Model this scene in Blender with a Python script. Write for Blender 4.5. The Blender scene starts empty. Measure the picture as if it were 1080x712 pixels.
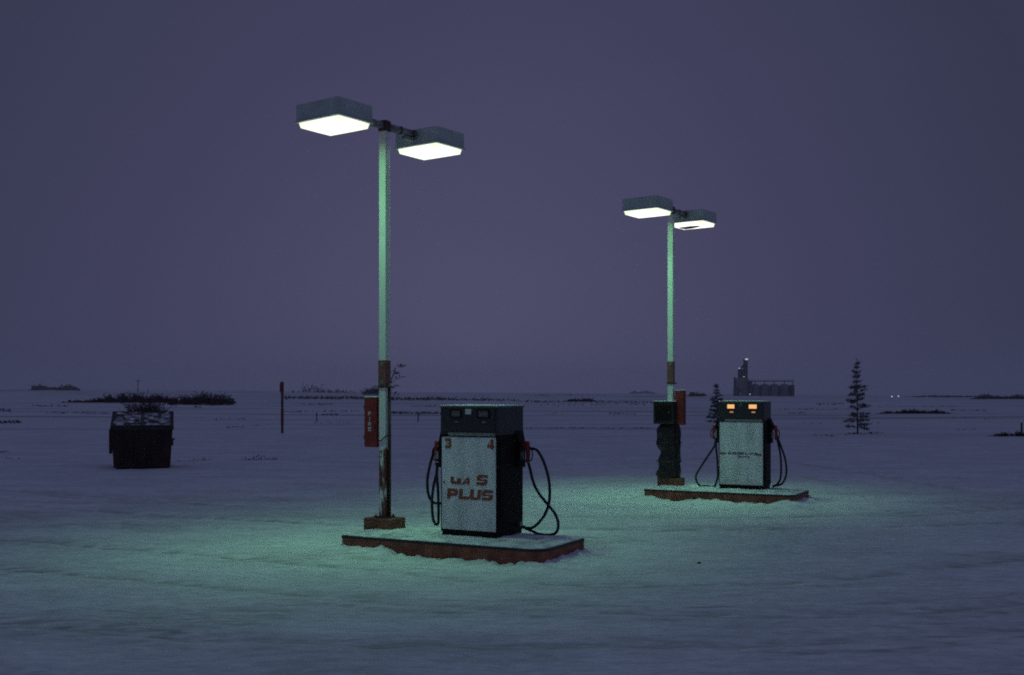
import bpy, bmesh, math, random
import numpy as np
from mathutils import Vector, Matrix

random.seed(11)
sc = bpy.context.scene
COL = sc.collection
R = math.radians

# ------------------------------------------------------------------ camera model
F, CX, HY, EYE = 1170.0, 540.0, 413.5, 1.83
def smooth(a, b, v):
    t = np.clip((v - a) / (b - a), 0, 1)
    return t * t * (3 - 2 * t)

# ------------------------------------------------------------------ terrain
_rng = np.random.RandomState(5)
_perm = _rng.permutation(512)
_grad = _rng.rand(512) * 2 - 1
def vnoise(x, y):
    x = np.asarray(x, float); y = np.asarray(y, float)
    xi = np.floor(x).astype(int); yi = np.floor(y).astype(int)
    u = x - xi; v = y - yi
    u = u * u * u * (u * (u * 6 - 15) + 10); v = v * v * v * (v * (v * 6 - 15) + 10)
    def h(a, b):
        return _grad[_perm[(_perm[a & 511] + b) & 511]]
    return ((h(xi, yi) * (1 - u) + h(xi + 1, yi) * u) * (1 - v)
            + (h(xi, yi + 1) * (1 - u) + h(xi + 1, yi + 1) * u) * v)
def fbm(x, y, o=4):
    s = 0; a = 1.0; n = 0
    for k in range(o):
        s = s + a * vnoise(x * 2 ** k + 17.3 * k, y * 2 ** k - 9.1 * k); n += a; a *= .5
    return s / n

def far_slope(x, y):
    d = np.sqrt(x * x + y * y)
    t = np.clip(x / np.maximum(y, 1.0), -.6, .6)
    t = np.where(y > 1, t, 0)
    ang = (-.3 - 6.5 * np.maximum(t, 0) + 9 * np.maximum(-t, 0)) / F
    return ang * np.maximum(0, d - 80) * smooth(0, 150, y)
def gz(x, y):
    x = np.asarray(x, float); y = np.asarray(y, float)
    d = np.sqrt(x * x + y * y)
    z = far_slope(x, y)
    z = z + .03 * fbm(x * .35, y * .35, 3) * smooth(6, 20, d) * (1 - smooth(22, 60, d))
    z = z + .35 * fbm(x * .02, y * .045, 3) * smooth(40, 140, d)
    z = z + 1.0 * fbm(x * .004, y * .008, 2) * smooth(200, 900, d)
    return z
def G(px, py):
    """point on the terrain seen along a direction of the photograph"""
    X = (px - CX) / F * _ZS
    e = (EYE - gz(X, _ZS)) - (py - HY) / F * _ZS
    k = np.nonzero(e <= 0)[0]
    if len(k) == 0 or k[0] == 0: Z = float(_ZS[-1])
    else:
        i = k[0]; Z = float(_ZS[i - 1] + (_ZS[i] - _ZS[i - 1]) * e[i - 1] / (e[i - 1] - e[i]))
    x = (px - CX) / F * Z
    return Vector((x, Z, float(gz(x, Z))))
_ZS = np.geomspace(4.0, 2600.0, 500)

# ------------------------------------------------------------------ mesh helpers
def new(): return bmesh.new()
def box(bm, c, s, bev=0.0, rotz=0.0, seg=2, rot=None):
    m = Matrix.Translation(c) @ (rot if rot is not None else Matrix.Rotation(rotz, 4, 'Z')) @ Matrix.Diagonal((s[0], s[1], s[2], 1))
    r = bmesh.ops.create_cube(bm, size=1.0, matrix=m)
    if bev > 0:
        es = set()
        for v in r['verts']:
            for e in v.link_edges: es.add(e)
        bmesh.ops.bevel(bm, geom=list(es), offset=bev, segments=seg, affect='EDGES', profile=.6)
    return bm
def cyl(bm, c, r, h, n=20, r2=None, axis='Z'):
    m = Matrix.Translation(c)
    if axis == 'X': m = m @ Matrix.Rotation(R(90), 4, 'Y')
    if axis == 'Y': m = m @ Matrix.Rotation(R(90), 4, 'X')
    bmesh.ops.create_cone(bm, cap_ends=True, segments=n, radius1=r, radius2=r if r2 is None else r2, depth=h, matrix=m)
    return bm
def catmull(pts, k=6):
    pts = [Vector(p) for p in pts]
    P = [pts[0] * 2 - pts[1]] + pts + [pts[-1] * 2 - pts[-2]]
    out = []
    for i in range(1, len(P) - 2):
        a, b, c, d = P[i - 1], P[i], P[i + 1], P[i + 2]
        for j in range(k):
            t = j / k
            out.append(.5 * ((2 * b) + (c - a) * t + (2 * a - 5 * b + 4 * c - d) * t * t + (-a + 3 * b - 3 * c + d) * t ** 3))
    out.append(pts[-1])
    return out
def tube(bm, pts, r, n=8, r_end=None):
    rings = []
    N = len(pts)
    for i, p in enumerate(pts):
        p = Vector(p)
        d = (Vector(pts[min(i + 1, N - 1)]) - Vector(pts[max(i - 1, 0)]))
        if d.length < 1e-9: d = Vector((0, 0, 1))
        d.normalize()
        up = Vector((0, 1, 0)) if abs(d.y) < .9 else Vector((1, 0, 0))
        a = d.cross(up).normalized(); b = d.cross(a)
        rr = r if r_end is None else r + (r_end - r) * i / max(1, N - 1)
        rings.append([bm.verts.new(p + (a * math.cos(2 * math.pi * k / n) + b * math.sin(2 * math.pi * k / n)) * rr) for k in range(n)])
    for i in range(N - 1):
        for k in range(n):
            bm.faces.new((rings[i][k], rings[i][(k + 1) % n], rings[i + 1][(k + 1) % n], rings[i + 1][k]))
    bm.faces.new(rings[0][::-1]); bm.faces.new(rings[-1])
    return bm
def prism(bm, poly, z0, z1):
    lo = [bm.verts.new((x, y, z0)) for x, y in poly]
    hi = [bm.verts.new((x, y, z1)) for x, y in poly]
    n = len(poly)
    for i in range(n):
        bm.faces.new((lo[i], lo[(i + 1) % n], hi[(i + 1) % n], hi[i]))
    bm.faces.new(lo[::-1]); bm.faces.new(hi)
    return bm
def obj(name, bm, mat, parent=None, smooth_shade=False, loc=None, rotz=0.0):
    bmesh.ops.recalc_face_normals(bm, faces=bm.faces[:])
    me = bpy.data.meshes.new(name)
    bm.to_mesh(me); bm.free()
    if smooth_shade:
        for p in me.polygons: p.use_smooth = True
    for m in (mat if isinstance(mat, (list, tuple)) else [mat]): me.materials.append(m)
    o = bpy.data.objects.new(name, me); COL.objects.link(o)
    if parent: o.parent = parent
    if loc is not None: o.location = loc
    o.rotation_euler.z = rotz
    return o
def empty(name, loc, rotz=0.0):
    o = bpy.data.objects.new(name, None); COL.objects.link(o)
    o.location = loc; o.rotation_euler.z = rotz; o.empty_display_size = .2
    return o
def tag(o, label=None, cat=None, group=None, kind=None):
    if label: o['label'] = label
    if cat: o['category'] = cat
    if group: o['group'] = group
    if kind: o['kind'] = kind
    return o

# ------------------------------------------------------------------ materials
def mat(name, c1, c2=None, rough=.6, scale=8., metallic=0., bump=0., bscale=None, spec=.5, detail=6., lo=.35, hi=.65, stretch=(1, 1, 1), coat=0.):
    m = bpy.data.materials.new(name); m.use_nodes = True
    nt = m.node_tree; b = nt.nodes['Principled BSDF']
    b.inputs['Roughness'].default_value = rough
    b.inputs['Metallic'].default_value = metallic
    b.inputs['Specular IOR Level'].default_value = spec
    b.inputs['Coat Weight'].default_value = coat
    tc = nt.nodes.new('ShaderNodeTexCoord')
    mp = nt.nodes.new('ShaderNodeMapping'); mp.inputs['Scale'].default_value = stretch
    nt.links.new(tc.outputs['Object'], mp.inputs['Vector'])
    nz = nt.nodes.new('ShaderNodeTexNoise'); nz.inputs['Scale'].default_value = scale; nz.inputs['Detail'].default_value = detail
    nt.links.new(mp.outputs['Vector'], nz.inputs['Vector'])
    rp = nt.nodes.new('ShaderNodeValToRGB')
    rp.color_ramp.elements[0].position = lo; rp.color_ramp.elements[1].position = hi
    rp.color_ramp.elements[0].color = (*c1, 1); rp.color_ramp.elements[1].color = (*(c2 or c1), 1)
    nt.links.new(nz.outputs['Fac'], rp.inputs['Fac'])
    nt.links.new(rp.outputs['Color'], b.inputs['Base Color'])
    if bump > 0:
        n2 = nt.nodes.new('ShaderNodeTexNoise'); n2.inputs['Scale'].default_value = bscale or scale * 4; n2.inputs['Detail'].default_value = 6
        nt.links.new(mp.outputs['Vector'], n2.inputs['Vector'])
        bp = nt.nodes.new('ShaderNodeBump'); bp.inputs['Strength'].default_value = bump; bp.inputs['Distance'].default_value = .02
        nt.links.new(n2.outputs['Fac'], bp.inputs['Height']); nt.links.new(bp.outputs['Normal'], b.inputs['Normal'])
    return m
def emit(name, col, strength, base=(.5, .5, .5)):
    m = bpy.data.materials.new(name); m.use_nodes = True
    b = m.node_tree.nodes['Principled BSDF']
    b.inputs['Base Color'].default_value = (*base, 1)
    b.inputs['Emission Color'].default_value = (*col, 1); b.inputs['Emission Strength'].default_value = strength
    b.inputs['Roughness'].default_value = .4
    return m

LENS_GLOW = 1.15
AREA_POWER = 8.3
WIDE_POWER = 8.4
SPILL_COL = (.24, 1.0, .42)
AREA_COL = (.36, 1.0, .60)
M = {}
M['black'] = mat('black_paint', (.005, .004, .004), (.016, .010, .009), .6, 30, bump=.25, bscale=90, spec=.15)
M['black_gloss'] = mat('black_header_plastic', (.02, .017, .018), (.03, .024, .026), .42, 14, spec=.6)
M['rubber'] = mat('hose_rubber', (.006, .006, .006), (.014, .014, .014), .5, 20)
M['panel'] = mat('white_panel_paint', (.56, .55, .52), (.82, .82, .80), .45, 4, bump=.05, bscale=12, detail=10, lo=.30, hi=.60, stretch=(1.6, 1.6, .45))
M['panel_trim'] = mat('panel_trim_metal', (.10, .095, .09), (.16, .15, .15), .45, 20, metallic=.3)
M['strip'] = mat('pale_strip', (.20, .18, .18), (.30, .27, .27), .5, 25)
M['cap_snow'] = mat('thin_snow', (.62, .64, .66), (.8, .81, .82), .7, 12, bump=.4)
M['rust_text'] = mat('rust_brown_lettering', (.25, .056, .026), (.36, .095, .042), .6, 60)
M['dim_text'] = mat('dim_grey_lettering', (.16, .050, .036), (.26, .10, .075), .6, 90)
M['green_text'] = mat('dim_green_lettering', (.05, .075, .04), (.10, .13, .08), .6, 90)
M['display_off'] = mat('unlit_display', (.11, .10, .085), (.15, .14, .12), .25, 30)
M['white_tile'] = mat('white_tile', (.5, .52, .52), (.62, .63, .63), .4, 30)
M['indicator'] = mat('dull_indicator', (.16, .12, .05), (.25, .18, .08), .4, 40)
M['amber'] = emit('amber_display', (1.0, .50, .19), .95, (.3, .2, .1))
M['amber_dim'] = emit('amber_indicator', (1.0, .42, .2), .42, (.3, .2, .1))
M['red_nozzle'] = mat('red_nozzle', (.22, .014, .012), (.30, .025, .02), .4, 15)
M['metal'] = mat('dull_metal', (.22, .22, .22), (.36, .36, .35), .4, 20, metallic=.7)
M['red_box'] = mat('red_cabinet_paint', (.19, .017, .013), (.27, .026, .018), .5, 9, bump=.08)
M['white_letter'] = mat('white_lettering', (.55, .53, .5), (.75, .73, .7), .5, 60)
M['housing'] = mat('lamp_housing_grey', (.46, .52, .46), (.57, .64, .57), .5, 6)
M['arm'] = mat('weathered_arm', (.15, .14, .12), (.34, .34, .31), .6, 9)
M['collar'] = mat('rusty_collar', (.03, .018, .012), (.09, .045, .028), .7, 30)
M['red_concrete'] = mat('red_painted_concrete', (.18, .054, .032), (.36, .115, .066), .8, 7, bump=.5, bscale=30, detail=9)
M['plinth'] = mat('red_brown_plinth', (.13, .045, .026), (.25, .09, .05), .8, 9, bump=.5, bscale=30)
M['edge'] = mat('dark_edge_steel', (.012, .011, .010), (.04, .026, .02), .6, 20)
M['tarp'] = mat('black_plastic_sheet', (.008, .006, .006), (.030, .016, .013), .55, 9, bump=.3, bscale=25)
M['cabinet_black'] = mat('black_green_cabinet', (.010, .013, .010), (.022, .026, .018), .5, 12, bump=.3, bscale=50)
M['dumpster'] = mat('rusty_black_dumpster', (.007, .006, .006), (.052, .018, .012), .8, 3.5, bump=.5, bscale=30, detail=9, stretch=(1, 1, .4))
M['dumpster_trim'] = mat('dumpster_rim', (.012, .010, .010), (.05, .03, .024), .6, 14)
M['bark'] = mat('dark_bark', (.030, .021, .016), (.06, .042, .032), .9, 20)
M['needles'] = mat('dark_spruce_needles', (.009, .015, .011), (.024, .034, .022), .8, 6)
M['frost_needles'] = mat('frosted_spruce_needles', (.17, .19, .18), (.32, .34, .33), .8, 6)
M['twig'] = mat('brown_twigs', (.032, .018, .015), (.075, .038, .031), .9, 3)
M['grass'] = mat('dry_grass', (.028, .020, .014), (.075, .050, .034), .9, 1.2)
M['post_red'] = mat('faded_red_post', (.15, .02, .018), (.22, .035, .028), .6, 10)
M['post_grey'] = mat('grey_post', (.035, .042, .042), (.07, .08, .08), .7, 10)
M['wood'] = mat('weathered_wood', (.035, .030, .027), (.08, .07, .06), .9, 12)
M['concrete_far'] = mat('elevator_concrete', (.14, .145, .15), (.21, .215, .22), .8, .25)
M['dark_steel'] = mat('elevator_dark_steel', (.030, .030, .036), (.06, .06, .066), .6, .4)
M['bin_steel'] = mat('bin_galvanised_steel', (.12, .12, .135), (.19, .19, .205), .5, .5)
M['yard_lamp'] = emit('yard_lamp_glow', (.85, .93, 1.0), .9)
M['yard_warm'] = emit('warm_yard_lamp', (1.0, .78, .35), .35)
M['elev_lamp'] = emit('elevator_flood_light', (.85, .93, 1.0), .62)
M['stone'] = mat('dark_clod', (.03, .027, .025), (.06, .055, .05), .9, 30, bump=.5)

def lens_material(name, dirty):
    m = bpy.data.materials.new(name); m.use_nodes = True
    nt = m.node_tree; b = nt.nodes['Principled BSDF']
    b.inputs['Base Color'].default_value = (.55, .58, .55, 1); b.inputs['Roughness'].default_value = .35
    # the tubes behind the ribbed diffuser: brighter along the middle, creamy at the rim
    tc = nt.nodes.new('ShaderNodeTexCoord'); mp = nt.nodes.new('ShaderNodeMapping')
    nt.links.new(tc.outputs['Generated'], mp.inputs['Vector']); mp.inputs['Location'].default_value = (-.5, -.5, 0)
    mp.inputs['Scale'].default_value = (1.0, 1.0, 0)
    ln = nt.nodes.new('ShaderNodeVectorMath'); ln.operation = 'LENGTH'; nt.links.new(mp.outputs['Vector'], ln.inputs[0])
    nz = nt.nodes.new('ShaderNodeTexNoise'); nz.inputs['Scale'].default_value = 7; nz.inputs['Detail'].default_value = 3
    nt.links.new(tc.outputs['Object'], nz.inputs['Vector'])
    md = nt.nodes.new('ShaderNodeMath'); md.operation = 'MULTIPLY_ADD'; md.inputs[1].default_value = .35; md.inputs[2].default_value = -.17
    nt.links.new(nz.outputs['Fac'], md.inputs[0])
    ad = nt.nodes.new('ShaderNodeMath'); ad.operation = 'ADD'; nt.links.new(ln.outputs['Value'], ad.inputs[0]); nt.links.new(md.outputs[0], ad.inputs[1])
    rp = nt.nodes.new('ShaderNodeValToRGB'); rp.color_ramp.elements[0].position = .22; rp.color_ramp.elements[1].position = .72
    rp.color_ramp.elements[0].color = (1.35, 1.38, 1.22, 1); rp.color_ramp.elements[1].color = (.86, .98, .66, 1)
    nt.links.new(ad.outputs[0], rp.inputs['Fac']); nt.links.new(rp.outputs['Color'], b.inputs['Emission Color'])
    b.inputs['Emission Strength'].default_value = LENS_GLOW
    return m
M['lens'] = lens_material('glowing_lens', False)
M['dead_lens'] = mat('burnt_out_lens_patch', (.03, .028, .02), (.10, .085, .05), .5, 9)
M['tube_warm'] = emit('failing_tube', (1.0, .78, .48), .95)

def pole_material(name, band):
    m = bpy.data.materials.new(name); m.use_nodes = True
    nt = m.node_tree; b = nt.nodes['Principled BSDF']; b.inputs['Roughness'].default_value = .5
    tc = nt.nodes.new('ShaderNodeTexCoord'); sp = nt.nodes.new('ShaderNodeSeparateXYZ')
    nt.links.new(tc.outputs['Object'], sp.inputs[0])
    mp = nt.nodes.new('ShaderNodeMapping'); mp.inputs['Scale'].default_value = (9, 9, 2.0)
    nt.links.new(tc.outputs['Object'], mp.inputs['Vector'])
    nz = nt.nodes.new('ShaderNodeTexNoise'); nz.inputs['Scale'].default_value = 1.6; nz.inputs['Detail'].default_value = 8
    nt.links.new(mp.outputs['Vector'], nz.inputs['Vector'])
    # amount of rust: heavy below the height where the paint has worn off, speckles above
    mr = nt.nodes.new('ShaderNodeMapRange')
    mr.inputs['From Min'].default_value = band - .05; mr.inputs['From Max'].default_value = band + .06
    mr.inputs['To Min'].default_value = .135; mr.inputs['To Max'].default_value = -.16
    nt.links.new(sp.outputs['Z'], mr.inputs['Value'])
    ad = nt.nodes.new('ShaderNodeMath'); ad.operation = 'ADD'
    nt.links.new(nz.outputs['Fac'], ad.inputs[0]); nt.links.new(mr.outputs['Result'], ad.inputs[1])
    rp = nt.nodes.new('ShaderNodeValToRGB')
    rp.color_ramp.elements[0].position = .52; rp.color_ramp.elements[1].position = .60
    rp.color_ramp.elements[0].color = (.74, .74, .69, 1); rp.color_ramp.elements[1].color = (.135, .042, .025, 1)
    nt.links.new(ad.outputs[0], rp.inputs['Fac'])
    nt.links.new(rp.outputs['Color'], b.inputs['Base Color'])
    return m

def snow_material(name, ground, patch=(.52, .72, .7), dirt=(.13, .12, .10)):
    m = bpy.data.materials.new(name); m.use_nodes = True
    nt = m.node_tree; b = nt.nodes['Principled BSDF']
    b.inputs['Roughness'].default_value = .65; b.inputs['Specular IOR Level'].default_value = .25
    L = nt.links.new; N = nt.nodes.new
    tc = N('ShaderNodeTexCoord')
    def noise(scale, stretch, detail=6):
        mp = N('ShaderNodeMapping'); mp.inputs['Scale'].default_value = stretch
        L(tc.outputs['Object'], mp.inputs['Vector'])
        n = N('ShaderNodeTexNoise'); n.inputs['Scale'].default_value = scale; n.inputs['Detail'].default_value = detail
        L(mp.outputs['Vector'], n.inputs['Vector']); return n.outputs['Fac']
    def ramp(v, a, ca, bb, cb):
        r = N('ShaderNodeValToRGB'); r.color_ramp.elements[0].position = a; r.color_ramp.elements[1].position = bb
        r.color_ramp.elements[0].color = (*ca, 1); r.color_ramp.elements[1].color = (*cb, 1)
        L(v, r.inputs['Fac']); return r.outputs['Color']
    def mix(f, a, c):
        x = N('ShaderNodeMix'); x.data_type = 'RGBA'
        L(f, x.inputs[0]); L(a, x.inputs[6])
        if isinstance(c, tuple): x.inputs[7].default_value = (*c, 1)
        else: L(c, x.inputs[7])
        return x.outputs[2]
    def mth(op, a, c):
        x = N('ShaderNodeMath'); x.operation = op; x.use_clamp = True
        for i, v in enumerate((a, c)):
            if isinstance(v, (int, float)): x.inputs[i].default_value = v
            else: L(v, x.inputs[i])
        return x.outputs[0]
    v1 = noise(.9, (.5, 1.2, 1), 9); v2 = noise(5.5, (.45, 1.5, 1), 9); v3 = noise(19, (.40, 1.2, 1), 7)
    vs = mth('ADD', mth('MULTIPLY', v1, .30), mth('ADD', mth('MULTIPLY', v2, .34), mth('MULTIPLY', v3, .36)))
    base = ramp(vs, .41, (.64, .65, .66), .59, (.93, .94, .95))
    if ground:
        at = N('ShaderNodeAttribute'); at.attribute_name = 'grit'
        brk = ramp(noise(7.0, (.40, 1.8, 1), 14), .40, (.10, .10, .10), .62, (1, 1, 1))
        g = mth('MULTIPLY', at.outputs['Fac'], brk)
        base = mix(g, base, (.24, .23, .165))
        at2 = N('ShaderNodeAttribute'); at2.attribute_name = 'stubble'
        st = ramp(noise(.10, (.22, 1.7, 1), 10), .50, (0, 0, 0), .64, (1, 1, 1))
        f = mth('MULTIPLY', at2.outputs['Fac'], st)
        base = mix(f, base, (.17, .145, .115))
    else:
        dk = ramp(noise(6.0, (1, 1, 1), 8), patch[0], (0, 0, 0), patch[1], (patch[2],) * 3)
        base = mix(dk, base, dirt)
    L(base, b.inputs['Base Color'])
    bp = N('ShaderNodeBump'); bp.inputs['Strength'].default_value = .8; bp.inputs['Distance'].default_value = .05
    h = mth('ADD', noise(9, (1, 1.6, 1), 8), 0.0)
    L(h, bp.inputs['Height'])
    bp2 = N('ShaderNodeBump'); bp2.inputs['Strength'].default_value = .5; bp2.inputs['Distance'].default_value = .012
    L(noise(42, (1, 1, 1), 6), bp2.inputs['Height']); L(bp.outputs['Normal'], bp2.inputs['Normal'])
    L(bp2.outputs['Normal'], b.inputs['Normal'])
    return m
M['snow'] = snow_material('ground_snow', True)
M['snow_top'] = snow_material('patchy_island_snow', False)
M['lid_snow'] = snow_material('thin_grey_lid_snow', False, (.36, .58, 1.0), (.045, .042, .042))

# ------------------------------------------------------------------ islands (frames of reference)
ISL = {
    'near': dict(fl=Vector((-1.978, 12.785)), rz=R(-28.0), L=2.60, W=1.10),
    'far':  dict(fl=Vector((2.236, 18.85)),  rz=R(-27.3), L=2.55, W=1.08),
}
IH = .18
def isl_pt(k, lx, ly):
    I = ISL[k]; c, s = math.cos(I['rz']), math.sin(I['rz'])
    return Vector((I['fl'].x + lx * c - ly * s, I['fl'].y + lx * s + ly * c))

# ------------------------------------------------------------------ ground
def axis(parts):
    out = []
    for a, b, st in parts:
        n = max(1, int(round((b - a) / st))); out += list(np.linspace(a, b, n, endpoint=False))
    return out
xs = axis([(-10, -2.4, .1), (-2.4, 1.2, .03), (1.2, 2.0, .06), (2.0, 5.3, .035), (5.3, 11, .1)]) + [11.0]
g = []; v = .14; p = 11.0
while p < 3000: p += v; v *= 1.11; g.append(min(p, 3000.0))
g2 = []; v = .14; p = 10.0
while p < 3000: p += v; v *= 1.11; g2.append(-min(p, 3000.0))
xs = np.array(g2[::-1] + xs + g)
ys = axis([(3, 11, .09), (11, 13.6, .035), (13.6, 17.2, .07), (17.2, 19.4, .04), (19.4, 34, .12)]) + [34.0]
g = []; v = .13; p = 34.0
while p < 3600: p += v; v *= 1.06; g.append(min(p, 3600.0))
ys = np.array([-300, -120, -50, -20, -8, -3, 0, 1.5] + ys + g)
X, Y = np.meshgrid(xs, ys)
Zg = gz(X, Y)
D = np.sqrt(X * X + Y * Y)
near_f = 1 - smooth(30, 45, D)
# packed, rutted snow of the forecourt
Zg += near_f * (.016 * fbm(X * 1.1, Y * 1.6, 4) + .012 * fbm(X * 4.5, Y * 6, 4))
TRACKS = [
    [(-16, 17.5), (-8, 14.4), (-4.07, 12.75), (-1.65, 11.55), (0, 10.75), (2, 10.55), (4.2, 11.4), (8, 13.8), (14, 19)],
    [(-16, 15.6), (-8, 12.6), (-4.2, 11.1), (-1.8, 9.95), (0, 9.35), (2.4, 9.1), (5.0, 9.9), (9, 12.3), (15, 17)],
    [(-12, 11.6), (-7, 9.9), (-3.87, 8.75), (-2.0, 8.2), (.5, 8.0), (3, 8.3), (6, 9.6), (12, 13.6)],
    [(-12, 10.0), (-7, 8.35), (-3.6, 7.25), (-1.6, 6.75), (1.0, 6.6), (3.5, 7.0), (6.5, 8.3), (12, 12.0)],
    [(-20, 24), (-9, 18.4), (-3.5, 15.8), (0, 14.9), (3.5, 14.8), (7, 15.7), (14, 19.6)],
    [(-20, 26), (-9, 20.2), (-3.5, 17.5), (0, 16.5), (3.2, 16.2), (7, 17.2), (14, 21.3)],
    [(5.2, 30), (6.6, 22), (7.2, 18), (7.0, 14), (5.5, 10), (3, 6.5)],
    [(7.0, 30), (8.3, 22), (8.9, 18), (8.6, 14), (7.1, 10), (4.6, 6.0)],
]
def seg_dist(px, py, pts):
    best = np.full(px.shape, 1e9)
    q = catmull([(a, b, 0) for a, b in pts], 6)
    for a, b in zip(q[:-1], q[1:]):
        dx, dy = b.x - a.x, b.y - a.y; l2 = dx * dx + dy * dy + 1e-12
        t = np.clip(((px - a.x) * dx + (py - a.y) * dy) / l2, 0, 1)
        best = np.minimum(best, np.hypot(px - a.x - t * dx, py - a.y - t * dy))
    return best
grit = np.zeros_like(X)
sel = (D < 34) & (Y > 2)
xsn, ysn = X[sel], Y[sel]
dz = np.zeros_like(xsn); gr = np.zeros_like(xsn)
for i, tr in enumerate(TRACKS):
    w = .085
    d = seg_dist(xsn, ysn, tr) + .05 * fbm(xsn * 1.7 + i * 9, ysn * 1.7, 3)
    fade = smooth(-.45, .35, fbm(xsn * .22 + i * 31, ysn * .3 + i, 2))
    if i < 6: fade = np.maximum(fade, .62)
    dz += -.028 * np.exp(-(d / w) ** 2) * fade + .016 * np.exp(-((d - .24) / .09) ** 2) * fade
    gr = np.maximum(gr, np.exp(-(d / (w * 1.25)) ** 2) * fade * (.95 if i < 6 else .6))
    gr = np.maximum(gr, .8 * np.exp(-((d - .30 - .06 * fbm(xsn * .8, ysn * .8 + i, 2)) / .035) ** 2) * smooth(-.2, .4, fbm(xsn * .3 + i * 13, ysn * .4, 2)))
gr = np.maximum(gr, .45 * smooth(.12, .45, fbm(xsn * .35 + 40, ysn * .8, 5)) * (1 - smooth(14, 26, ysn)))
# drifts banked against the islands
for k in ('near', 'far'):
    I = ISL[k]; c, s = math.cos(I['rz']), math.sin(I['rz'])
    rx, ry = xsn - I['fl'].x, ysn - I['fl'].y
    lx, ly = rx * c + ry * s, -rx * s + ry * c
    ox = np.maximum(np.maximum(-lx, lx - I['L']), 0); oy = np.maximum(np.maximum(-ly, ly - I['W']), 0)
    d = np.hypot(ox, oy)
    amp = .022 + .040 * np.clip(.5 + 1.5 * fbm(xsn * 2.6, ysn * 2.6, 4), 0, 1.3)
    amp += .030 * np.clip(fbm(xsn * 9, ysn * 9, 3) * 1.6, -.5, 1)
    amp += .055 * np.exp(-(np.maximum(lx, 0) / .35) ** 2) * smooth(.6, -.2, ly)      # higher at the left end
    amp += .03 * np.exp(-((lx - I['L']) / .3) ** 2)
    dz += amp * np.exp(-(d / .17) ** 1.3)
    inside = (d <= 0)
    gr = np.where(d < .05, 0, gr)
Zg[sel] += dz; grit[sel] = gr
stub = smooth(34, 70, Y) * (.55 + .45 * smooth(200, 500, Y))
stub = np.maximum(stub, .0)
ny, nx = X.shape
verts = np.stack([X.ravel(), Y.ravel(), Zg.ravel()], 1)
idx = np.arange(nx * ny).reshape(ny, nx)
faces = np.stack([idx[:-1, :-1].ravel(), idx[:-1, 1:].ravel(), idx[1:, 1:].ravel(), idx[1:, :-1].ravel()], 1)
me = bpy.data.meshes.new('ground')
me.vertices.add(len(verts)); me.vertices.foreach_set('co', verts.ravel())
me.loops.add(faces.size); me.loops.foreach_set('vertex_index', faces.ravel().astype(np.int32))
me.polygons.add(len(faces)); me.polygons.foreach_set('loop_start', np.arange(0, faces.size, 4, dtype=np.int32))
me.polygons.foreach_set('loop_total', np.full(len(faces), 4, dtype=np.int32))
me.polygons.foreach_set('use_smooth', np.ones(len(faces), dtype=bool))
me.update(calc_edges=True); me.validate()
a = me.attributes.new('grit', 'FLOAT', 'POINT'); a.data.foreach_set('value', grit.ravel().astype(np.float32))
a = me.attributes.new('stubble', 'FLOAT', 'POINT'); a.data.foreach_set('value', stub.ravel().astype(np.float32))
me.materials.append(M['snow'])
ground = bpy.data.objects.new('ground', me); COL.objects.link(ground)
tag(ground, kind='structure')

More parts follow.
